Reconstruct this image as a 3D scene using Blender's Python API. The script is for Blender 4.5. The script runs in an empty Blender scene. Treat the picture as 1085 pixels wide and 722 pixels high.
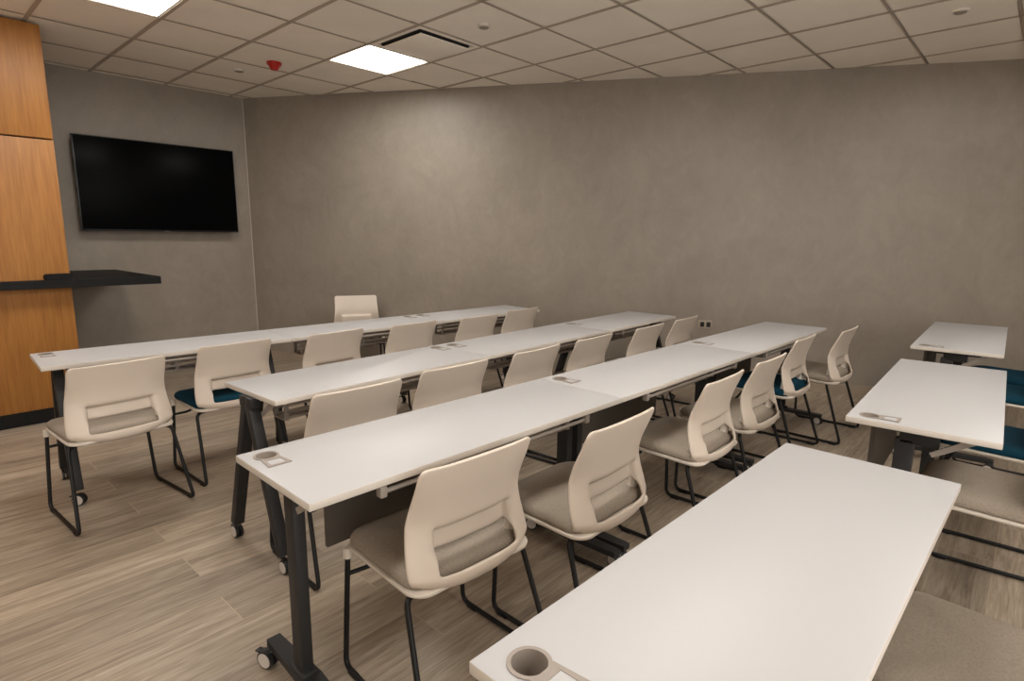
import bpy, bmesh, math, random
from mathutils import Vector, Matrix
random.seed(7)
S = bpy.context.scene
C = bpy.context.collection

# ------------------------------------------------------------------ camera
CAM_H = 1.382
F_PX, PITCH, YAW, ROLL = 614.5, math.radians(10.07), math.radians(42.25), math.radians(0.53)
fw = Vector((math.cos(PITCH)*math.cos(YAW), math.cos(PITCH)*math.sin(YAW), -math.sin(PITCH)))
rt = Vector((math.sin(YAW), -math.cos(YAW), 0)); up = rt.cross(fw)
r2 = rt*math.cos(ROLL) + up*math.sin(ROLL); u2 = -rt*math.sin(ROLL) + up*math.cos(ROLL)
cd = bpy.data.cameras.new('camera'); cam = bpy.data.objects.new('camera', cd); C.objects.link(cam)
cd.sensor_width = 36; cd.lens = F_PX/1085*36; cd.clip_start = 0.01
cam.matrix_world = Matrix(((r2.x, u2.x, -fw.x, 0), (r2.y, u2.y, -fw.y, 0), (r2.z, u2.z, -fw.z, CAM_H), (0, 0, 0, 1)))
S.camera = cam

# ------------------------------------------------------------------ world and exposure
w = bpy.data.worlds.new('world'); S.world = w; w.use_nodes = True
w.node_tree.nodes['Background'].inputs[0].default_value = (1.0, 0.965, 0.92, 1)
w.node_tree.nodes['Background'].inputs[1].default_value = 2.1
S.view_settings.view_transform = 'Standard'; S.view_settings.look = 'None'
S.view_settings.gamma = 1; S.view_settings.use_curve_mapping = False
S.view_settings.exposure = 0.58
LAMP = 16.0                      # strength of the ceiling panels
LAMP_COL = (1.0, 0.955, 0.90)

# ------------------------------------------------------------------ room numbers
H = 2.807                        # ceiling
CX, CY = 2.88, 6.52              # far corner of the two plastered walls
WD = Vector((math.sin(math.radians(29.3)), -math.cos(math.radians(29.3)), 0))   # long wall runs this way
WN = Vector((-WD.y, WD.x, 0))    # pointing out of the room
if WN.x < 0: WN = -WN
X0, Y0 = -2.0, -2.6              # walls behind the camera
SL = (CY - Y0)/-WD.y
FARX = CX + WD.x*SL
PI = math.pi

# ------------------------------------------------------------------ materials
def srgb(r, g, b):
    f = lambda c: (c/255/12.92) if c/255 <= 0.04045 else ((c/255+0.055)/1.055)**2.4
    return (f(r), f(g), f(b), 1)
def mat(name, col, rough=0.5, metal=0.0, noise=None, bump=None, spec=0.5):
    """noise=(scale, amount, stretch) varies the colour; bump=(scale, strength)"""
    m = bpy.data.materials.new(name); m.use_nodes = True
    nt = m.node_tree; b = nt.nodes['Principled BSDF']
    b.inputs['Base Color'].default_value = col; b.inputs['Roughness'].default_value = rough
    b.inputs['Metallic'].default_value = metal; b.inputs['Specular IOR Level'].default_value = spec
    tc = nt.nodes.new('ShaderNodeTexCoord')
    if noise:
        n = nt.nodes.new('ShaderNodeTexNoise'); n.inputs['Scale'].default_value = noise[0]; n.inputs['Detail'].default_value = 5
        nt.links.new(tc.outputs['Object'], n.inputs['Vector'])
        r = nt.nodes.new('ShaderNodeValToRGB')
        a = noise[1]
        r.color_ramp.elements[0].position = 0.3; r.color_ramp.elements[1].position = 0.7
        r.color_ramp.elements[0].color = [c*(1-a) for c in col[:3]]+[1]
        r.color_ramp.elements[1].color = [min(1, c*(1+a)) for c in col[:3]]+[1]
        nt.links.new(n.outputs['Fac'], r.inputs[0]); nt.links.new(r.outputs[0], b.inputs['Base Color'])
    if bump:
        n2 = nt.nodes.new('ShaderNodeTexNoise'); n2.inputs['Scale'].default_value = bump[0]; n2.inputs['Detail'].default_value = 3
        nt.links.new(tc.outputs['Object'], n2.inputs['Vector'])
        bp = nt.nodes.new('ShaderNodeBump'); bp.inputs['Strength'].default_value = bump[1]; bp.inputs['Distance'].default_value = 0.002
        nt.links.new(n2.outputs['Fac'], bp.inputs['Height']); nt.links.new(bp.outputs['Normal'], b.inputs['Normal'])
    return m

def plaster_mat(name, base):
    m = bpy.data.materials.new(name); m.use_nodes = True
    nt = m.node_tree; N = nt.nodes; L = nt.links; b = N['Principled BSDF']
    tc = N.new('ShaderNodeTexCoord')
    def noise(scale, detail, dist, sc=(1, 1, 1), rot=(0, 0, 0)):
        mp = N.new('ShaderNodeMapping'); mp.inputs['Scale'].default_value = sc; mp.inputs['Rotation'].default_value = rot
        L.new(tc.outputs['Object'], mp.inputs['Vector'])
        n = N.new('ShaderNodeTexNoise'); n.inputs['Scale'].default_value = scale; n.inputs['Detail'].default_value = detail
        n.inputs['Distortion'].default_value = dist; L.new(mp.outputs[0], n.inputs['Vector']); return n
    a = noise(1.1, 6, 0.8); c = noise(3.5, 8, 2.2, (1, 1, 0.75), (0.5, 0.35, 0)); d = noise(14, 5, 1.5, (1, 1, 0.7), (-0.6, 0.5, 0))
    def ramp(n, lo, hi, p0, p1):
        r = N.new('ShaderNodeValToRGB'); e = r.color_ramp.elements
        e[0].position = p0; e[1].position = p1; e[0].color = (lo, lo, lo, 1); e[1].color = (hi, hi, hi, 1)
        L.new(n.outputs['Fac'], r.inputs[0]); return r
    def mul(x, y):
        mm = N.new('ShaderNodeMix'); mm.data_type = 'RGBA'; mm.blend_type = 'MULTIPLY'; mm.inputs[0].default_value = 1
        L.new(x, mm.inputs[6]); L.new(y, mm.inputs[7]); return mm.outputs[2]
    k = N.new('ShaderNodeRGB'); k.outputs[0].default_value = base
    o = mul(k.outputs[0], ramp(a, 0.9, 1.08, 0.3, 0.7).outputs[0])
    o = mul(o, ramp(c, 0.93, 1.07, 0.3, 0.7).outputs[0])
    o = mul(o, ramp(d, 0.96, 1.04, 0.3, 0.7).outputs[0])
    L.new(o, b.inputs['Base Color'])
    rr = ramp(c, 0.38, 0.6, 0.3, 0.7); L.new(rr.outputs[0], b.inputs['Roughness'])
    bp = N.new('ShaderNodeBump'); bp.inputs['Strength'].default_value = 0.12; bp.inputs['Distance'].default_value = 0.004
    L.new(d.outputs['Fac'], bp.inputs['Height']); L.new(bp.outputs[0], b.inputs['Normal'])
    return m

def floor_mat():
    m = bpy.data.materials.new('wood look plank tile'); m.use_nodes = True
    nt = m.node_tree; N = nt.nodes; L = nt.links; b = N['Principled BSDF']
    tc = N.new('ShaderNodeTexCoord')
    br = N.new('ShaderNodeTexBrick'); L.new(tc.outputs['Object'], br.inputs['Vector'])
    br.offset = 0.37; br.offset_frequency = 2
    br.inputs['Scale'].default_value = 1; br.inputs['Brick Width'].default_value = 1.2; br.inputs['Row Height'].default_value = 0.2
    br.inputs['Mortar Size'].default_value = 0.0022; br.inputs['Mortar Smooth'].default_value = 0.2; br.inputs['Bias'].default_value = 0
    br.inputs['Color1'].default_value = (0, 0, 0, 1); br.inputs['Color2'].default_value = (1, 1, 1, 1); br.inputs['Mortar'].default_value = (0.5, 0.5, 0.5, 1)
    # shift the grain from plank to plank
    cb = N.new('ShaderNodeVectorMath'); cb.operation = 'MULTIPLY_ADD'
    L.new(br.outputs['Color'], cb.inputs[0]); cb.inputs[1].default_value = (7, 3, 11); L.new(tc.outputs['Object'], cb.inputs[2])
    mp = N.new('ShaderNodeMapping'); mp.inputs['Scale'].default_value = (1.1, 13, 1); L.new(cb.outputs[0], mp.inputs['Vector'])
    g = N.new('ShaderNodeTexNoise'); g.inputs['Scale'].default_value = 1.6; g.inputs['Detail'].default_value = 8; g.inputs['Distortion'].default_value = 0.9
    g.inputs['Roughness'].default_value = 0.62
    L.new(mp.outputs[0], g.inputs['Vector'])
    r = N.new('ShaderNodeValToRGB'); e = r.color_ramp.elements
    e[0].position = 0.32; e[0].color = srgb(106, 93, 79); e[1].position = 0.68; e[1].color = srgb(180, 166, 149)
    x = e.new(0.5); x.color = srgb(150, 135, 117)
    mp3 = N.new('ShaderNodeMapping'); mp3.inputs['Scale'].default_value = (3.2, 46, 1); L.new(cb.outputs[0], mp3.inputs['Vector'])
    g2 = N.new('ShaderNodeTexNoise'); g2.inputs['Scale'].default_value = 1.5; g2.inputs['Detail'].default_value = 6; g2.inputs['Distortion'].default_value = 1.6
    L.new(mp3.outputs[0], g2.inputs['Vector'])
    gm = N.new('ShaderNodeMix'); gm.data_type = 'FLOAT'; gm.inputs[0].default_value = 0.42
    L.new(g.outputs['Fac'], gm.inputs[2]); L.new(g2.outputs['Fac'], gm.inputs[3])
    L.new(gm.outputs[0], r.inputs[0])
    pv = N.new('ShaderNodeMapRange'); pv.inputs[3].default_value = 0.80; pv.inputs[4].default_value = 1.12
    L.new(br.outputs['Color'], pv.inputs[0])
    mm = N.new('ShaderNodeMix'); mm.data_type = 'RGBA'; mm.blend_type = 'MULTIPLY'; mm.inputs[0].default_value = 1
    L.new(r.outputs[0], mm.inputs[6]); L.new(pv.outputs[0], mm.inputs[7])
    gr = N.new('ShaderNodeMix'); gr.data_type = 'RGBA'; L.new(br.outputs['Fac'], gr.inputs[0])
    L.new(mm.outputs[2], gr.inputs[6]); gr.inputs[7].default_value = srgb(168, 150, 130)
    L.new(gr.outputs[2], b.inputs['Base Color']); b.inputs['Roughness'].default_value = 0.42
    bp = N.new('ShaderNodeBump'); bp.inputs['Strength'].default_value = 0.08; bp.inputs['Distance'].default_value = 0.002
    L.new(g.outputs['Fac'], bp.inputs['Height']); L.new(bp.outputs[0], b.inputs['Normal'])
    return m

def wood_mat():
    m = bpy.data.materials.new('honey veneer'); m.use_nodes = True
    nt = m.node_tree; N = nt.nodes; L = nt.links; b = N['Principled BSDF']
    tc = N.new('ShaderNodeTexCoord')
    mp = N.new('ShaderNodeMapping'); mp.inputs['Scale'].default_value = (5, 5, 0.7); L.new(tc.outputs['Object'], mp.inputs['Vector'])
    n = N.new('ShaderNodeTexNoise'); n.inputs['Scale'].default_value = 1.0; n.inputs['Detail'].default_value = 4; n.inputs['Distortion'].default_value = 0.6
    L.new(mp.outputs[0], n.inputs['Vector'])
    k = N.new('ShaderNodeMath'); k.operation = 'MULTIPLY'; k.inputs[1].default_value = 9; L.new(n.outputs['Fac'], k.inputs[0])
    fr = N.new('ShaderNodeMath'); fr.operation = 'PINGPONG'; fr.inputs[1].default_value = 1; L.new(k.outputs[0], fr.inputs[0])
    f = N.new('ShaderNodeTexNoise'); f.inputs['Scale'].default_value = 30; f.inputs['Detail'].default_value = 4
    mp2 = N.new('ShaderNodeMapping'); mp2.inputs['Scale'].default_value = (4, 4, 0.15); L.new(tc.outputs['Object'], mp2.inputs['Vector']); L.new(mp2.outputs[0], f.inputs['Vector'])
    ad = N.new('ShaderNodeMath'); ad.operation = 'MULTIPLY_ADD'; L.new(fr.outputs[0], ad.inputs[0]); ad.inputs[1].default_value = 0.14; 
    L.new(f.outputs['Fac'], ad.inputs[2])
    r = N.new('ShaderNodeValToRGB'); e = r.color_ramp.elements
    e[0].position = 0.3; e[0].color = srgb(138, 88, 34); e[1].position = 0.85; e[1].color = srgb(168, 114, 52)
    L.new(ad.outputs[0], r.inputs[0]); L.new(r.outputs[0], b.inputs['Base Color'])
    b.inputs['Roughness'].default_value = 0.5
    return m

def emit(name, col, s):
    m = bpy.data.materials.new(name); m.use_nodes = True
    b = m.node_tree.nodes['Principled BSDF']
    b.inputs['Base Color'].default_value = (0.9, 0.9, 0.9, 1)
    b.inputs['Emission Color'].default_value = (*col, 1); b.inputs['Emission Strength'].default_value = s
    return m

M = dict(
    plaster=plaster_mat('grey trowelled plaster', srgb(141, 131, 119)),
    backwall=mat('painted wall', srgb(190, 180, 168), 0.8, noise=(2, .04)),
    floor=floor_mat(), veneer=wood_mat(),
    tile=mat('mineral ceiling tile', srgb(246, 238, 226), 0.9, noise=(3, .03), bump=(220, .25)),
    tbar=mat('ceiling grid metal', srgb(180, 166, 150), 0.6, noise=(5, .03)),
    lamp=emit('lit diffuser', LAMP_COL, LAMP),
    whitemetal=mat('white painted metal', srgb(225, 218, 208), 0.5, noise=(8, .02)),
    dark=mat('dark void', srgb(22, 20, 18), 0.8, noise=(6, .1)),
    black=mat('black satin laminate', srgb(17, 16, 16), 0.55, noise=(6, .1), spec=.22),
    blackpl=mat('black plastic', srgb(12, 12, 13), 0.55, noise=(8, .1), spec=.2),
    screen=mat('tv screen glass', srgb(7, 7, 8), 0.3, noise=(1, .05), spec=.03),
    bezel=mat('tv bezel', srgb(30, 31, 33), 0.3, noise=(9, .05)),
    logo=mat('silver lettering', srgb(150, 150, 150), 0.4, noise=(40, .05)),
    shell=mat('cream white plastic', srgb(203, 190, 176), 0.42, noise=(4, .015)),
    pan=mat('white plastic seat pan', srgb(214, 205, 193), 0.45, noise=(4, .015)),
    grey=mat('taupe grey fabric', srgb(147, 136, 123), 0.95, noise=(160, .12), bump=(420, .5), spec=.2),
    teal=mat('teal fabric', srgb(8, 52, 68), 0.95, noise=(160, .15), bump=(420, .5), spec=.2),
    tube=mat('black powder coated steel', srgb(18, 17, 17), 0.45, noise=(20, .1), spec=.3),
    top=mat('white laminate', srgb(176, 175, 175), 0.42, noise=(2, .01)),
    edge=mat('white edge band', srgb(200, 192, 182), 0.45, noise=(3, .02)),
    leg=mat('charcoal steel', srgb(40, 39, 39), 0.5, noise=(9, .06), spec=.3),
    alu=mat('grey metal', srgb(158, 150, 142), 0.4, 0.3, noise=(12, .05)),
    modesty=mat('grey brown modesty panel', srgb(78, 71, 63), 0.6, noise=(7, .05)),
    grom=mat('taupe grommet plastic', srgb(144, 134, 125), 0.5, noise=(20, .04)),
    caster=mat('black caster rubber', srgb(28, 27, 27), 0.5, noise=(20, .08)),
    hub=mat('pale grey caster hub', srgb(196, 188, 180), 0.5, noise=(20, .05)),
    base=mat('wood look skirting', srgb(152, 136, 118), 0.5, noise=(6, .1)),
    red=mat('red plastic', srgb(168, 24, 14), 0.4, noise=(9, .08)),
    chrome=mat('dull chrome', srgb(170, 160, 150), 0.4, 0.6, noise=(9, .05)),
    plate=mat('brown outlet plate', srgb(160, 146, 130), 0.5, noise=(9, .04)),
)

# ------------------------------------------------------------------ mesh helpers
def box(bm, c, s, bev=0.0, mtx=None, seg=2):
    r = bmesh.ops.create_cube(bm, size=1)
    vs = r['verts']
    bmesh.ops.scale(bm, vec=s, verts=vs); bmesh.ops.translate(bm, vec=c, verts=vs)
    if bev > 0:
        es = list({e for v in vs for e in v.link_edges})
        g = bmesh.ops.bevel(bm, geom=es, offset=bev, segments=seg, affect='EDGES', profile=0.5)
        vs = list({v for f in g['faces'] for v in f.verts} | {v for v in vs if v.is_valid})
    if mtx is not None: bmesh.ops.transform(bm, matrix=mtx, verts=vs)
    return vs
def cyl(bm, c, r, h, axis='Z', seg=24, r2_=None, bev=0):
    g = bmesh.ops.create_cone(bm, cap_ends=True, segments=seg, radius1=r, radius2=r if r2_ is None else r2_, depth=h)
    vs = g['verts']
    R = {'Z': Matrix(), 'X': Matrix.Rotation(PI/2, 4, 'Y'), 'Y': Matrix.Rotation(PI/2, 4, 'X')}[axis]
    bmesh.ops.transform(bm, matrix=Matrix.Translation(c) @ R, verts=vs)
    return vs
def fillet(pts, rad, n=5):
    pts = [Vector(p) for p in pts]; out = [pts[0]]
    for i in range(1, len(pts)-1):
        a, b, c = pts[i-1], pts[i], pts[i+1]
        r = min(rad, (a-b).length*.45, (c-b).length*.45)
        p0 = b+(a-b).normalized()*r; p1 = b+(c-b).normalized()*r
        for k in range(n+1):
            t = k/n; out.append(p0*(1-t)**2 + b*2*t*(1-t) + p1*t*t)
    out.append(pts[-1]); return out
def tube(bm, pts, r, seg=10, cap=True):
    pts = [Vector(p) for p in pts]; rings = []; prev = None
    for i, p in enumerate(pts):
        t = (pts[min(i+1, len(pts)-1)]-pts[max(i-1, 0)]).normalized()
        if prev is None:
            ref = Vector((0, 0, 1)) if abs(t.z) < .9 else Vector((1, 0, 0))
            n = t.cross(ref).normalized()
        else:
            n = (prev - t*prev.dot(t)).normalized()
        prev = n; b_ = t.cross(n)
        rings.append([bm.verts.new(p+(n*math.cos(2*PI*k/seg)+b_*math.sin(2*PI*k/seg))*r) for k in range(seg)])
    for a, b_ in zip(rings, rings[1:]):
        for k in range(seg): bm.faces.new((a[k], a[(k+1) % seg], b_[(k+1) % seg], b_[k]))
    if cap: bm.faces.new(list(reversed(rings[0]))); bm.faces.new(rings[-1])
def rrect(w, d, r, n=6, c=(0, 0)):
    """outline of a rounded rectangle, or per corner radii"""
    rs = r if isinstance(r, (list, tuple)) else [r]*4
    out = []
    for k, (sx, sy) in enumerate(((1, 1), (-1, 1), (-1, -1), (1, -1))):
        q = rs[k]
        for i in range(n+1):
            a = k*PI/2 + i/n*PI/2
            out.append((c[0]+sx*(w/2-q)+math.cos(a)*q, c[1]+sy*(d/2-q)+math.sin(a)*q))
    return out
def prism(bm, outline, z0, z1):
    a = [bm.verts.new((x, y, z0)) for x, y in outline]; b_ = [bm.verts.new((x, y, z1)) for x, y in outline]
    n = len(a)
    for k in range(n): bm.faces.new((a[k], a[(k+1) % n], b_[(k+1) % n], b_[k]))
    bm.faces.new(list(reversed(a))); bm.faces.new(b_)
def finish(bm, name, m, smooth=True, ang=35):
    bmesh.ops.recalc_face_normals(bm, faces=bm.faces)
    me = bpy.data.meshes.new(name); bm.to_mesh(me); bm.free()
    for x in (m if isinstance(m, (list, tuple)) else [m]): me.materials.append(x)
    if smooth:
        me.polygons.foreach_set('use_smooth', [True]*len(me.polygons))
        try: me.set_sharp_from_angle(angle=math.radians(ang))
        except Exception: pass
    return me
def put(name, me, parent=None, loc=(0, 0, 0), rot=(0, 0, 0)):
    o = bpy.data.objects.new(name, me); C.objects.link(o); o.location = loc; o.rotation_euler = rot
    if parent is not None: o.parent = parent
    return o
def obj(name, bm, m, parent=None, loc=(0, 0, 0), rot=(0, 0, 0), smooth=True):
    return put(name, finish(bm, name, m, smooth), parent, loc, rot)
def struct(name, bm, m, parent=None, smooth=False):
    o = obj(name, bm, m, parent, smooth=smooth)
    if parent is None: o['kind'] = 'structure'
    return o
def tag(o, label, cat, group=None):
    o['label'] = label; o['category'] = cat
    if group: o['group'] = group
    return o
def thing(name, label, cat, loc=(0, 0, 0), rz=0, group=None):
    o = bpy.data.objects.new(name, None); C.objects.link(o); o.empty_display_size = .1
    o.location = loc; o.rotation_euler = (0, 0, rz)
    return tag(o, label, cat, group)
def modified(bm, name, m, mods, ang=35):
    """apply modifiers set up by callbacks, return a plain mesh"""
    me = finish(bm, name, m); o = bpy.data.objects.new(name, me); C.objects.link(o)
    for f in mods: f(o)
    dg = bpy.context.evaluated_depsgraph_get(); dg.update()
    out = bpy.data.meshes.new_from_object(o.evaluated_get(dg), depsgraph=dg)
    bpy.data.objects.remove(o); out.name = name
    out.polygons.foreach_set('use_smooth', [True]*len(out.polygons))
    try: out.set_sharp_from_angle(angle=math.radians(ang))
    except Exception: pass
    return out

# ------------------------------------------------------------------ shell of the room
T = 0.12
room = [(X0, Y0), (FARX, Y0), (CX, CY), (X0, CY)]
bm = bmesh.new(); prism(bm, room, -0.1, 0); struct('floor', bm, M['floor'])
bm = bmesh.new(); prism(bm, [(X0-T, CY), (CX+.1, CY), (CX+.1, CY+T), (X0-T, CY+T)], -0.1, H+.1); struct('wall_front', bm, M['plaster'])
E0 = Vector((CX, CY, 0)); E1 = E0 + WD*(SL+.1)
bm = bmesh.new(); prism(bm, [(E0.x, E0.y), (E1.x, E1.y), (E1.x+WN.x*T, E1.y+WN.y*T), (E0.x+WN.x*T, E0.y+WN.y*T)], -0.1, H+.1); struct('wall_right', bm, M['plaster'])
bm = bmesh.new(); prism(bm, [(X0-T, Y0), (X0, Y0), (X0, CY), (X0-T, CY)], -0.1, H+.1); struct('wall_left', bm, M['backwall'])
XB = 2.2
bm = bmesh.new(); prism(bm, [(XB, Y0-T), (FARX+.1, Y0-T), (FARX+.1, Y0), (XB, Y0)], -0.1, H+.1); struct('wall_back_blocker', bm, M['plaster'])   # unseen stub added to dim the right side; gap beside it admits world light
# skirting boards and the bead in the corner
BB = 0.085
bm = bmesh.new(); box(bm, ((1.0+CX)/2, CY-.006, BB/2), (CX-1.0, .012, BB), .002); struct('baseboard_front', bm, M['base'])
bm = bmesh.new()
a = E0 - WN*.012; b = a + WD*(SL-.03)
prism(bm, [(E0.x, E0.y), (E0.x+WD.x*(SL-.03), E0.y+WD.y*(SL-.03)), (b.x, b.y), (a.x, a.y)], 0, BB); struct('baseboard_right', bm, M['base'])
bm = bmesh.new(); tube(bm, [(CX-.004, CY-.006, BB), (CX-.004, CY-.006, H)], .005, 8); struct('trim_1', bm, M['backwall'])

# ceiling: tiles in a metal grid, 0.61 m modules
OX, OY, GTH, TS = 0.905, 4.596, -0.005, 0.61
def cg(i, j):
    c, s = math.cos(GTH), math.sin(GTH)
    return OX + TS*(j*c+i*s), OY + TS*(j*s-i*c)
LIGHTS = [(0, 0), (0, 3), (5, 0), (5, 3), (9, 0), (9, 3), (8, 6), (0, -3), (5, -3)]  # unseen panel far to the right is added to brighten the farthest right table
VENT = (1, 3)
def clip_room(bm):
    for co, no in (((CX, CY, 0), WN), ((0, CY, 0), (0, 1, 0)), ((X0, 0, 0), (-1, 0, 0)), ((0, Y0, 0), (0, -1, 0))):
        bmesh.ops.bisect_plane(bm, geom=bm.verts[:]+bm.edges[:]+bm.faces[:], plane_co=co, plane_no=no, clear_outer=True)
bm = bmesh.new()
HB = .012
for i in range(-4, 13):
    for j in range(-6, 14):
        if (i, j) in LIGHTS or (i, j) == VENT: continue
        sag = random.uniform(-.0012, .0012)
        pts = [cg(i+di, j+dj) for di, dj in ((.018, .018), (.018, .982), (.982, .982), (.982, .018))]
        bm.faces.new([bm.verts.new((x, y, H+.006+sag)) for x, y in pts])
# roof slab above the tiles so no light leaks
bm.faces.new([bm.verts.new((x, y, H+.09)) for x, y in ((X0, Y0), (FARX+1, Y0), (FARX+1, CY), (X0, CY))])
clip_room(bm)
ceil = struct('ceiling', bm, M['tile'])
bm = bmesh.new()
def strip(p, q, wd):
    d = (Vector((*q, 0))-Vector((*p, 0))).normalized(); n = Vector((-d.y, d.x, 0))*wd/2
    prism(bm, [(p[0]-n.x, p[1]-n.y), (q[0]-n.x, q[1]-n.y), (q[0]+n.x, q[1]+n.y), (p[0]+n.x, p[1]+n.y)], H, H+.004)
for j in range(-5, 14): strip(cg(-4, j), cg(13, j), .026)
for i in range(-4, 13): strip(cg(i, -6), cg(i, 14), .014)
clip_room(bm)
struct('ceiling_grid', bm, M['tbar'], ceil)

# wood clad column with black plinth
KX0, KX1, KY0 = X0+.01, 0.985, 5.32
bm = bmesh.new(); box(bm, ((KX0+KX1-.04)/2, (KY0+.03+CY)/2, (H-.02)/2), (KX1-KX0-.04, CY-KY0-.03, H-.02)); col = struct('wall_column', bm, M['dark'])
def vpanel(nm, z0, z1):
    b_ = bmesh.new(); box(b_, ((KX0+KX1)/2, (KY0+CY-.002)/2, (z0+z1)/2), (KX1-KX0, CY-KY0-.002, z1-z0), .003); return obj(nm, b_, M['veneer'], col)
vpanel('upper_panel', 2.042, H-.012); vpanel('lower_panel', .105, 2.032)
bm = bmesh.new(); box(bm, ((KX0+KX1-.01)/2, (KY0+.006+CY)/2, .0525), (KX1-KX0-.01, CY-KY0-.006, .105)); obj('plinth', bm, M['black'], col)

# ------------------------------------------------------------------ furniture builders
CACHE = {}
def cached(key, fn):
    if key not in CACHE: CACHE[key] = fn()
    return CACHE[key]

# ---- stacking chair (origin on the floor, faces +Y)
def lerp_table(tab, z):
    for (a, b_) in zip(tab, tab[1:]):
        if a[0] >= z >= b_[0]:
            t = (a[0]-z)/(a[0]-b_[0]); t2 = t
            return [p+(q-p)*t2 for p, q in zip(a[1:], b_[1:])]
    return list(tab[-1][1:]) if z < tab[-1][0] else list(tab[0][1:])
#        z     y      half width  wrap
PROF = [(.778, -.180, .211, .012), (.75, -.171, .2105, .014), (.70, -.156, .210, .020), (.65, -.144, .211, .032),
        (.60, -.140, .215, .040), (.56, -.146, .219, .043), (.52, -.157, .224, .046), (.48, -.171, .228, .048),
        (.445, -.184, .228, .052), (.42, -.189, .220, .058), (.405, -.174, .205, .062), (.398, -.13, .19, .045)]
def shell_mesh():
    WU = .66                                                     # half width of the cut-out in u
    us = sorted({s*x for x in (0, .12, .24, .36, .48, .58, WU-.012, WU+.012, .76, .86, .94, 1.0) for s in (1, -1)})
    zs = [.778, .775, .769, .758, .735, .705, .675, .645, .62, .600, .583, .577, .565, .55, .530, .511, .495, .478, .462, .448, .438, .426, .414, .406, .400, .398]
    b_ = bmesh.new(); G = {}
    for r_, z in enumerate(zs):
        y, hw, wrap = lerp_table(PROF, z)
        tr = .778-z; R = .020
        if tr < R: hw = hw-R+math.sqrt(max(0, R*R-(R-tr)**2))
        for c_, u in enumerate(us):
            au = abs(u)
            yy = y + wrap*au**3.2
            zz = z
            if z < .46: zz += .024*au**2.4*min(1, (.46-z)/.04)
            # lumbar strip pressed forward inside the cut-out
            ins = au <= WU-.011 and .50 < z <= .578
            if ins: yy += .022 + .012*(.578-z)/.07
            G[r_, c_] = b_.verts.new((hw*u, yy, zz))
    for r_ in range(len(zs)-1):
        for c_ in range(len(us)-1):
            um = abs(us[c_]+us[c_+1])/2; zm = (zs[r_]+zs[r_+1])/2
            if um < WU and .448 < zm < .511: continue
            b_.faces.new((G[r_, c_], G[r_, c_+1], G[r_+1, c_+1], G[r_+1, c_]))
    def sol(o):
        m_ = o.modifiers.new('s', 'SOLIDIFY'); m_.thickness = .011; m_.offset = 1
    def sub(o):
        m_ = o.modifiers.new('u', 'SUBSURF'); m_.levels = 1
    return modified(b_, 'backrest', M['shell'], [sol, sub], 60)
def pad_mesh(name, m, outline, zs_off, slope):
    """stack of outlines (inset, z) -> rounded pad"""
    b_ = bmesh.new(); rings = []
    cx = sum(p[0] for p in outline)/len(outline); cy = sum(p[1] for p in outline)/len(outline)
    hw = max(abs(p[0]-cx) for p in outline); hd = max(abs(p[1]-cy) for p in outline)
    for ins, z in zs_off:
        rings.append([b_.verts.new((cx+(x-cx)*(1-ins/hw), cy+(y-cy)*(1-ins/hd), z+slope*(y-cy)-(.012*max(0, (y-cy-hd*.55)/(hd*.45))**2 if y > cy else 0))) for x, y in outline])
    n = len(outline)
    for a_, c_ in zip(rings, rings[1:]):
        for k in range(n): b_.faces.new((a_[k], a_[(k+1) % n], c_[(k+1) % n], c_[k]))
    b_.faces.new(list(reversed(rings[0]))); b_.faces.new(rings[-1])
    return finish(b_, name, m, True, 60)
SEAT_OUT = rrect(.455, .40, [.085, .085, .05, .05], 7, (0, .045))
def cushion_mesh(m):
    return pad_mesh('seat', m, SEAT_OUT, [(.02, .425), (.004, .428), (0, .436), (.001, .446), (.006, .456), (.016, .464), (.04, .470), (.10, .472), (.16, .472)], .03)
def seatpan_mesh():
    o = rrect(.465, .425, [.085, .085, .06, .06], 7, (0, .035))
    return pad_mesh('seat_pan', M['pan'], o, [(.06, .398), (.02, .406), (.002, .414), (0, .420), (.001, .4255), (.02, .4265)], .03)
def sideframe_mesh(s):
    b_ = bmesh.new()
    p = [(s*.222, .208, .402), (s*.247, .205, .012), (s*.255, -.245, .012), (s*.226, -.118, .393), (s*.16, -.10, .396), (s*.05, -.09, .394)]
    tube(b_, fillet(p, .035, 6), .0088, 10)
    return finish(b_, 'side_frame', M['tube'])
def glide_mesh():
    b_ = bmesh.new(); box(b_, (0, 0, .009), (.020, .05, .018), .006); return finish(b_, 'floor_glide', M['tube'])
def cap_mesh():
    b_ = bmesh.new(); cyl(b_, (0, 0, 0), .014, .035, 'Z', 16); return finish(b_, 'leg_cap', M['pan'])
def crossbar_mesh():
    b_ = bmesh.new(); tube(b_, fillet([(-.229, .2075, .325), (-.14, .19, .33), (-.10, .15, .40)], .03), .0075, 8)
    tube(b_, fillet([(.229, .2075, .325), (.14, .19, .33), (.10, .15, .40)], .03), .0075, 8)
    tube(b_, [(-.11, .15, .395), (.11, .15, .395)], .0075, 8)
    return finish(b_, 'crossbar', M['tube'])
def backbracket_mesh(s):
    b_ = bmesh.new(); tube(b_, fillet([(s*.172, -.04, .432), (s*.176, -.112, .446), (s*.176, -.120, .505)], .04, 5), .019, 10)
    return finish(b_, 'back_bracket', M['pan'])
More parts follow.
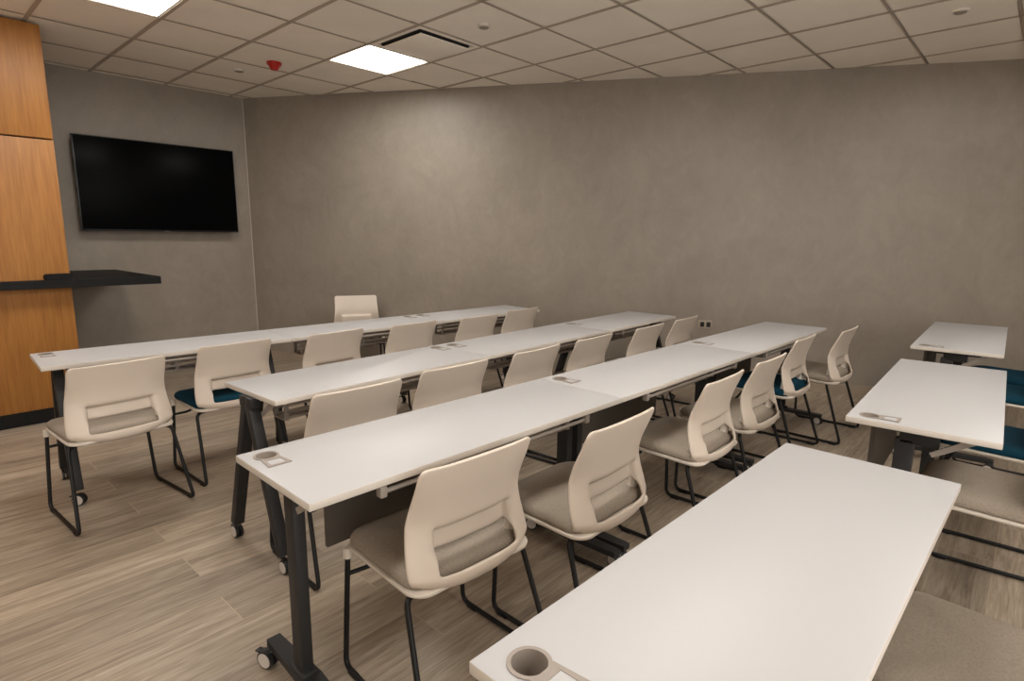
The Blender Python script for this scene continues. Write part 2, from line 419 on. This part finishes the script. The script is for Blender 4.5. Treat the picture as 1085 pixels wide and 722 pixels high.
def chair(x, y, rz, label, group, fabric='grey'):
    t = thing('stacking_chair', label, 'chair', (x, y, 0), rz, group)
    put('backrest', cached('shell', shell_mesh), t)
    c = put('seat', cached('seat'+fabric, lambda: cushion_mesh(M[fabric])), t)
    c['label'] = 'teal upholstered seat cushion' if fabric == 'teal' else 'grey upholstered seat cushion'
    put('seat_pan', cached('pan', seatpan_mesh), t)
    for s in (-1, 1):
        f = put('side_frame', cached(('sf', s), lambda: sideframe_mesh(s)), t)
        put('leg_cap', cached('cap', cap_mesh), f, (s*.2225, .208, .398))
        for yy, xx in ((.155, .248), (-.195, .2543)): put('floor_glide', cached('gl', glide_mesh), f, (s*xx, yy, 0))
    put('crossbar', cached('cb', crossbar_mesh), t)
    for s in (-1, 1): put('back_bracket', cached(('bb', s), lambda: backbracket_mesh(s)), t)
    return t

# ---- flip-top training table (origin at its back-left corner on the floor; x along the row, depth to -Y)
D, ZT, TH = .452, .74, .022
def top_mesh(L, gx):
    b_ = bmesh.new(); box(b_, (L/2, -D/2, ZT-TH/2), (L, D, TH), .0025, seg=2)
    c_ = bmesh.new()
    cyl(c_, (gx, -.07, ZT), .030, .2, 'Z', 32)
    cut = bpy.data.objects.new('cut', finish(c_, 'cut', M['top'])); C.objects.link(cut)
    def boo(o):
        m_ = o.modifiers.new('b', 'BOOLEAN'); m_.object = cut; m_.operation = 'DIFFERENCE'; m_.solver = 'EXACT'
    me = modified(b_, 'tabletop', [M['top'], M['edge']], [boo], 30)
    bpy.data.objects.remove(cut)
    for p in me.polygons:
        p.material_index = 0 if p.normal.z > .9 else 1
    return me
def grommet_mesh(dp):
    b_ = bmesh.new()
    # plate with a round cup at the back and a squared tail
    n = 28; ro, ri = .036, .029
    z0, z1 = 0.0005, .0025
    for k in range(n):
        a0, a1 = 2*PI*k/n, 2*PI*(k+1)/n
        q = lambda a, r_, z: b_.verts.new((math.cos(a)*r_, math.sin(a)*r_, z))
        for (ra, za, rb, zb) in ((ro, z0, ro, z1), (ro, z1, ri, z1), (ri, z1, ri*.93, -dp), (ri*.93, -dp, .009, -dp-.001), (.009, -dp-.001, .008, -dp-.006), (.008, -dp-.006, .0, -dp-.006), (.0295, -.021, .0295, -dp-.008), (.0295, -dp-.008, .0, -dp-.009)):
            if rb == 0: b_.faces.new((q(a0, ra, za), q(a1, ra, za), b_.verts.new((0, 0, zb))))
            else: b_.faces.new((q(a0, ra, za), q(a1, ra, za), q(a1, rb, zb), q(a0, rb, zb)))
    bmesh.ops.remove_doubles(b_, verts=b_.verts, dist=1e-5)
    # tail: a tapering frame around the insert
    def bar(pts): prism(b_, pts, z0, z1+.0006)
    bar([(-.027, -.024), (-.034, -.094), (-.022, -.094), (-.020, -.030)])
    bar([(.034, -.094), (.027, -.024), (.020, -.030), (.022, -.094)])
    bar([(-.022, -.084), (-.022, -.094), (.022, -.094), (.022, -.084)])
    bar([(-.0205, -.028), (-.020, -.045), (.020, -.045), (.0205, -.028)])
    return finish(b_, 'cup_holder', M['grom'])
def insert_mesh():
    b_ = bmesh.new(); prism(b_, [(-.0205, -.044), (-.0225, -.085), (.0225, -.085), (.0205, -.044)], .0004, .0018); return finish(b_, 'cover_plate', M['top'])
def legpost_mesh():
    b_ = bmesh.new(); box(b_, (0, .042, .375), (.036, .060, .60), .004); return finish(b_, 'leg', M['leg'])
def foot_mesh():
    b_ = bmesh.new()
    o = [(-.022, -.255), (.022, -.255), (.030, -.05), (.034, 0), (.030, .05), (.022, .255), (-.022, .255), (-.030, .05), (-.034, 0), (-.030, -.05)]
    prism(b_, o, .058, .082); box(b_, (0, .042, .085), (.054, .09, .02), .004)
    return finish(b_, 'foot', M['leg'])
def caster_mesh():
    b_ = bmesh.new()
    for s in (-1, 1): cyl(b_, (s*.0105, 0, .030), .030, .012, 'X', 22)
    box(b_, (0, 0, .048), (.014, .04, .022), .003); cyl(b_, (0, 0, .055), .008, .012, 'Z', 12)
    box(b_, (0, .03, .048), (.022, .028, .005), .002)
    return finish(b_, 'caster', M['caster'])
def hub_mesh():
    b_ = bmesh.new(); cyl(b_, (0, 0, .030), .0245, .002, 'X', 20)
    return finish(b_, 'caster_hub', M['hub'])
def bracket_mesh(s):
    b_ = bmesh.new()
    box(b_, (0, -.02, ZT-TH-.010), (.05, .25, .018), .002); box(b_, (0, 0, ZT-TH-.035), (.036, .12, .05), .004)
    tube(b_, [(s*.02, -.03, .62), (s*.02, -.15, ZT-TH-.012)], .008, 8)
    return finish(b_, 'flip_bracket', M['leg'])
def plate_mesh(s):
    b_ = bmesh.new()
    o = [(-.14, ZT-TH-.002), (-.165, ZT-TH-.002), (-.165, ZT-TH-.012), (-.045, .63), (-.035, .645)]
    a_ = [b_.verts.new((s*.028-.004, y, z)) for y, z in o]; c_ = [b_.verts.new((s*.028+.004, y, z)) for y, z in o]
    for k in range(5): b_.faces.new((a_[k], a_[(k+1) % 5], c_[(k+1) % 5], c_[k]))
    b_.faces.new(a_); b_.faces.new(list(reversed(c_)))
    return finish(b_, 'brace', M['alu'], False)
def rail_mesh(L):
    b_ = bmesh.new(); x0, x1 = .22, L-.22; y = -D+.022; z = ZT-TH-.026
    tube(b_, [(x0, y, z), (x1, y, z)], .007, 10)
    for x in (x0, x1): box(b_, (x, y, z+.004), (.022, .026, .034), .004)
    return finish(b_, 'release_bar', M['alu'])
def modesty_mesh(L):
    b_ = bmesh.new(); box(b_, (.595, -.062, .542), (.71, .018, .335), .003)
    return finish(b_, 'modesty_panel', M['modesty'])
def tray_mesh(L, x0):
    b_ = bmesh.new(); x1 = L-.12
    for y in (-.27, -.17):
        for z in (.682, .654, .626, .598): box(b_, ((x0+x1)/2, y, z), (x1-x0, .006, .010), .001)
    for y in (-.245, -.22, -.195): box(b_, ((x0+x1)/2, y, .594), (x1-x0, .010, .006), .001)
    for x in (x0, (x0+x1)/2, x1):
        for y in (-.266, -.174): box(b_, (x, y, .654), (.022, .006, .126), .001)
        box(b_, (x, -.22, .590), (.022, .10, .005), .001)
    return finish(b_, 'cable_tray', M['alu'])
def aleg_mesh(s):
    b_ = bmesh.new()
    a_, c_ = Vector((0, s*.012, .69)), Vector((0, s*.215, .075)); d = c_-a_
    q = d.to_track_quat('Z', 'X').to_matrix().to_4x4()
    box(b_, (0, 0, 0), (.040, .048, d.length), .004, Matrix.Translation((a_+c_)/2) @ q)
    box(b_, (0, s*.026, ZT-TH-.022), (.044, .05, .044), .003)
    return finish(b_, 'leg', M['leg'])
def wheels(leg, x, y, a_):
    put('caster', cached('cast', caster_mesh), leg, (x, y, 0), (0, 0, a_))
    for sx in (-.0172, .0172):
        put('caster_hub', cached('hub', hub_mesh), leg, (x+math.cos(a_)*sx, y+math.sin(a_)*sx, 0), (0, 0, a_))
def table(x, y, L, rz, side, label, group, kind='T', deep=.022, ends=(.085, .035), free=(True, False)):
    t = thing('training_table', label, 'table', (x, y, 0), rz, group)
    L = round(L, 3); gx = .062 if side == 'L' else L-.062
    put('tabletop', cached(('top', L, side), lambda: top_mesh(L, gx)), t)
    g = put('cup_holder', cached(('grom', deep), lambda: grommet_mesh(deep)), t, (gx, -.07, ZT))
    put('cover_plate', cached('ins', insert_mesh), g)
    for s, inset, fr in ((-1, ends[0], free[0]), (1, ends[1], free[1])):
        if inset is None: continue                        # carried by the end leg of its neighbour
        lx = inset if s < 0 else L-inset
        if kind == 'A':                                   # pair of splayed posts on casters
            for e in (1, -1):
                l_ = put('leg', cached(('al', e), lambda: aleg_mesh(e)), t, (lx, -D/2, 0))
                wheels(l_, 0, e*.225, .9 if fr and inset > .05 and e < 0 else (0 if e > 0 else PI))
            put('brace', cached(('pla', s), lambda: plate_mesh(-s)), l_)
            continue
        l_ = put('leg', cached('post', legpost_mesh), t, (lx, -D/2, 0))
        put('foot', cached('foot', foot_mesh), l_)
        for yy in (.235, -.235):
            wheels(l_, s*(.03 if fr else .012), yy, .35 if yy > 0 else PI-.3)
        put('flip_bracket', cached(('br', s), lambda: bracket_mesh(-s)), l_)
        put('brace', cached(('pl', s), lambda: plate_mesh(s)), l_)
    put('release_bar', cached(('rail', L), lambda: rail_mesh(L)), t)
    if kind == 'T': put('modesty_panel', cached(('mod', L), lambda: modesty_mesh(L)), t)
    x0 = .66 if kind == 'T' else .14
    put('cable_tray', cached(('tray', L, kind), lambda: tray_mesh(L, x0)), t)
    return t
def row(x, y, total, deg, parts, group, kind='T', deep=.022, legs=None):
    """parts: (start fraction metres, length, grommet side, label)"""
    a_ = math.radians(deg)
    for n_, (off, L, side, label) in enumerate(parts):
        ends = legs[n_] if legs else (.085 if n_ == 0 else .035, .09 if 0 < n_ < len(parts)-1 else .035)
        table(x+math.cos(a_)*off, y+math.sin(a_)*off, L, a_, side, label, group, kind, deep, ends, (n_ == 0, False))

# ------------------------------------------------------------------ tables
row(.657, 1.698, 4.098, -1.557, [
    (0, 1.364, 'L', 'white training table at the camera end of the second row'),
    (1.367, 1.364, 'L', 'middle white training table of the second row'),
    (2.734, 1.364, 'L', 'wall end white training table of the second row, last grey chair beside it')], 'tables of the second row')
row(.993, 2.619, 3.546, 1.44, [
    (0, 1.247, 'R', 'white training table at left end of third row, without cup holder there'),
    (1.25, 1.227, 'L', 'middle white training table of the third row'),
    (2.48, 1.066, 'L', 'wall end white training table of the third row, near the wall outlet')], 'tables of the third row', 'A', legs=[(.003, .10), (None, .14), (None, .005)])
row(.518, 3.988, 3.559, -3.16, [
    (0, 1.250, 'L', 'white training table nearest the wood column, left end of the far row'),
    (1.253, 1.197, 'R', 'middle white training table of the far row'),
    (2.453, 1.106, 'L', 'white training table of the far row nearest the long grey wall')], 'tables of the far row', 'A', legs=[(.085, .088), (None, .082), (None, .004)])
row(.544, .578, 1.373, -1.46, [(0, 1.373, 'L', 'big white training table in the near right foreground')], 'tables of the near row', 'T', .045)
row(2.377, .477, 1.416, 1.9, [(0, 1.416, 'L', 'white training table behind the foreground table at the right')], 'tables of the near row')
row(4.327, .556, 1.46, 1.65, [(0, 1.46, 'L', 'farthest white table at the right, alone against the grey wall')], 'tables of the near row')

# ------------------------------------------------------------------ chairs
R = math.radians
g = 'white shell chairs'
ROW2 = [(1.115, 1.295, -3, 'grey', 'white shell chair with grey seat in front, nearest the camera'),
        (1.665, 1.165, 0, 'grey', 'white shell chair with grey seat, second from the near end of the second row'),
        (2.525, 1.165, 0, 'grey', 'white shell chair with grey seat, third in the second row, at its middle table'),
        (3.116, 1.16, -1, 'grey', 'white shell chair with grey seat just before the teal one in the second row'),
        (3.945, 1.23, 0, 'teal', 'white shell chair with teal seat, second from the wall in the second row'),
        (4.56, 1.118, -1, 'grey', 'white shell chair with grey seat at wall end of the second row')]
ROW3 = [(1.29, 2.175, -2, 'grey', 'white shell chair back at the left end of the third row'),
        (1.845, 2.2, -2, 'grey', 'white shell chair back second from the left in the third row'),
        (2.435, 2.19, 2, 'grey', 'white shell chair back third from the left in the third row'),
        (2.998, 2.193, 2, 'grey', 'white shell chair back fourth from the left in the third row'),
        (3.66, 2.176, 2, 'grey', 'white shell chair back second from the right in the third row'),
        (4.248, 2.187, 2, 'grey', 'white shell chair back at the wall end of third row, beside wall outlet')]
ROW1 = [(0.728, 3.395, 5, 'grey', 'white shell chair with grey seat at the left end of far row, by wood column'),
        (1.345, 3.53, 3, 'teal', 'white shell chair with teal seat, second from the left in the far row'),
        (1.96, 3.486, 4, 'grey', 'white shell chair back third from the left in the far row'),
        (2.56, 3.44, 2, 'grey', 'white shell chair back fourth from the left in the far row'),
        (3.16, 3.385, 2, 'grey', 'white shell chair back second from the wall in the far row'),
        (3.745, 3.45, 2, 'grey', 'white shell chair back at the wall end of the far row')]
for x, y, a_, f, l in ROW2 + ROW3 + ROW1: chair(x, y, R(a_), l, g, f)
chair(3.25, 5.06, R(152), 'white shell chair facing the camera across the far row, against the grey wall', g, 'grey')
NEAR = [(1.555, -.03, -1, 'grey', 'white shell chair with grey seat at the bottom right corner'),
        (2.79, .02, 2, 'grey', 'white shell chair with grey seat at the right edge, under the second right table'),
        (3.58, .05, 2, 'teal', 'white shell chair with teal seat at the right edge, behind the grey seated one'),
        (4.735, .08, 2, 'teal', 'white shell chair with teal seat at right edge, at the farthest right table'),
        (5.330, .08, 2, 'teal', 'white shell chair with teal seat farthest away at the right edge, by the wall')]
for x, y, a_, f, l in NEAR: chair(x, y, R(a_), l, g, f)

# ------------------------------------------------------------------ television
TW, TV_H, TZ = 1.375, .835, 1.825
t = thing('television', 'wide black flat screen television on the grey front wall', 'television', (1.995, 6.40, TZ))
bm = bmesh.new(); box(bm, (0, 0, 0), (TW, .04, TV_H), .006); obj('tv_body', bm, M['bezel'], t)
bm = bmesh.new(); box(bm, (0, -.0205, .004), (TW-.018, .003, TV_H-.026), .001); obj('screen', bm, M['screen'], t)
bm = bmesh.new()
for k in range(7): box(bm, (-.021+.007*k, -.0205, -TV_H/2+.0045), (.005, .0015, .005))
obj('maker_mark', bm, M['logo'], t)
bm = bmesh.new(); box(bm, (0, .068, 0), (.42, .10, .34), .006); obj('wall_bracket', bm, M['blackpl'], t)

# ------------------------------------------------------------------ black shelf round the column, with a device on it
ZS = 1.05
bm = bmesh.new()
prism(bm, [(KX0, 5.235), (1.56, 5.235), (1.56, CY-.002), (KX1+.002, CY-.002), (KX1+.002, KY0-.002), (KX0, KY0-.002)], ZS-.058, ZS)
bmesh.ops.bevel(bm, geom=bm.edges[:], offset=.002, segments=1, affect='EDGES')
tag(obj('wall_shelf', bm, M['black'], smooth=False), 'long black shelf wrapping the wood column and jutting into the corner', 'shelf')
bm = bmesh.new()
prism(bm, rrect(.165, .044, .02, 6), -.028, .028)
bmesh.ops.rotate(bm, matrix=Matrix.Rotation(PI/2, 3, 'X'), verts=bm.verts)
bmesh.ops.bevel(bm, geom=[e for e in bm.edges if e.is_manifold and e.calc_face_angle(0) > .8], offset=.004, segments=2, affect='EDGES')
tag(obj('speaker_bar', bm, M['blackpl'], loc=(.905, 5.272, ZS+.0222)), 'small black rounded bar lying on the black shelf', 'device')

# ------------------------------------------------------------------ ceiling fittings
for (i, j) in LIGHTS:
    x, y = cg(i+.5, j+.5)
    lab = {(0, 0): 'lit square ceiling panel at the top left edge', (0, 3): 'lit square ceiling panel next to the air vent'}.get((i, j), 'lit square ceiling panel above the camera, outside the photo')
    t = thing('ceiling_light', lab, 'ceiling light', (x, y, H), GTH, 'recessed ceiling panels')
    bm = bmesh.new(); h_ = TS/2-.008
    for a_, c_ in (((0, h_-.009), (2*h_, .018)), ((0, -h_+.009), (2*h_, .018)), ((h_-.009, 0), (.018, 2*h_-.036)), ((-h_+.009, 0), (.018, 2*h_-.036))):
        box(bm, (a_[0], a_[1], .01), (c_[0], c_[1], .012))
    box(bm, (0, 0, .034), (2*h_, 2*h_, .004))
    for a_, c_ in (((0, h_-.002), (2*h_, .004)), ((0, -h_+.002), (2*h_, .004)), ((h_-.002, 0), (.004, 2*h_-.01)), ((-h_+.002, 0), (.004, 2*h_-.01))): box(bm, (a_[0], a_[1], .024), (c_[0], c_[1], .018))
    obj('light_frame', bm, M['whitemetal'], t)
    bm = bmesh.new(); box(bm, (0, 0, .018), (2*h_-.036, 2*h_-.036, .006)); obj('diffuser', bm, M['lamp'], t)
x, y = cg(VENT[0]+.5, VENT[1]+.5)
t = thing('air_vent', 'square ceiling air diffuser with dark slots beside the lit panel', 'vent', (x, y, H), GTH)
h_ = TS/2-.008
bm = bmesh.new()
for a_, c_ in (((0, h_-.02), (2*h_, .04)), ((0, -h_+.02), (2*h_, .04)), ((h_-.02, 0), (.04, 2*h_-.08)), ((-h_+.02, 0), (.04, 2*h_-.08))):
    box(bm, (a_[0], a_[1], .006), (c_[0], c_[1], .012), .001)
obj('vent_frame', bm, M['tile'], t)
bm = bmesh.new(); box(bm, (0, 0, .058), (2*h_-.06, 2*h_-.06, .02)); obj('duct_opening', bm, M['dark'], t)
bm = bmesh.new(); box(bm, (0, 0, -.014), (.45, .45, .012), .003); obj('vent_plate', bm, M['tile'], t)
bm = bmesh.new()
for s in (-1, 1):
    box(bm, (s*.235, 0, .022), (.004, .46, .05)); box(bm, (0, s*.235, .022), (.46, .004, .05))
obj('vent_vane', bm, M['leg'], t)
# red alarm sounder
t = thing('fire_alarm', 'small red fire alarm on the ceiling above the screen wall', 'alarm', (2.49, 4.99, H))
bm = bmesh.new(); cyl(bm, (0, 0, -.004), .058, .02, 'Z', 28); obj('alarm_base', bm, M['red'], t)
bm = bmesh.new(); cyl(bm, (0, 0, -.034), .028, .042, 'Z', 28, r2_=.05); obj('alarm_dome', bm, M['red'], t)
def disc(name, x, y, r_, label, cat):
    t = thing(name, label, cat, (x, y, H))
    b_ = bmesh.new(); cyl(b_, (0, 0, 0), r_, .014, 'Z', 28); obj('cover_ring', b_, M['whitemetal'], t)
    b_ = bmesh.new(); cyl(b_, (0, 0, -.009), r_*.72, .008, 'Z', 28, r2_=r_*.78); obj('cover_cap', b_, M['chrome'], t)
disc('sprinkler_head', 2.39, 5.44, .045, 'round sprinkler cover on the ceiling beside the red alarm', 'sprinkler')
disc('sprinkler_head', 3.03, 3.04, .045, 'round sprinkler cover on the ceiling right of the air vent', 'sprinkler')
disc('sprinkler_head', 4.80, .585, .045, 'round sprinkler cover on the ceiling at the top right', 'sprinkler')

# ------------------------------------------------------------------ wall outlet
s_ = (6.52-2.30)/.8721
p = E0 + WD*s_
t = thing('wall_outlet', 'small double outlet plate low on the long grey wall', 'outlet', (p.x-WN.x*.004, p.y-WN.y*.004, .59), math.atan2(WD.y, WD.x))
bm = bmesh.new(); box(bm, (0, 0, 0), (.125, .010, .075), .003); obj('cover_plate', bm, M['plate'], t)
for sx in (-.028, .028):
    bm = bmesh.new(); box(bm, (sx, -.006, 0), (.036, .004, .046), .002); obj('socket', bm, M['dark'], t)
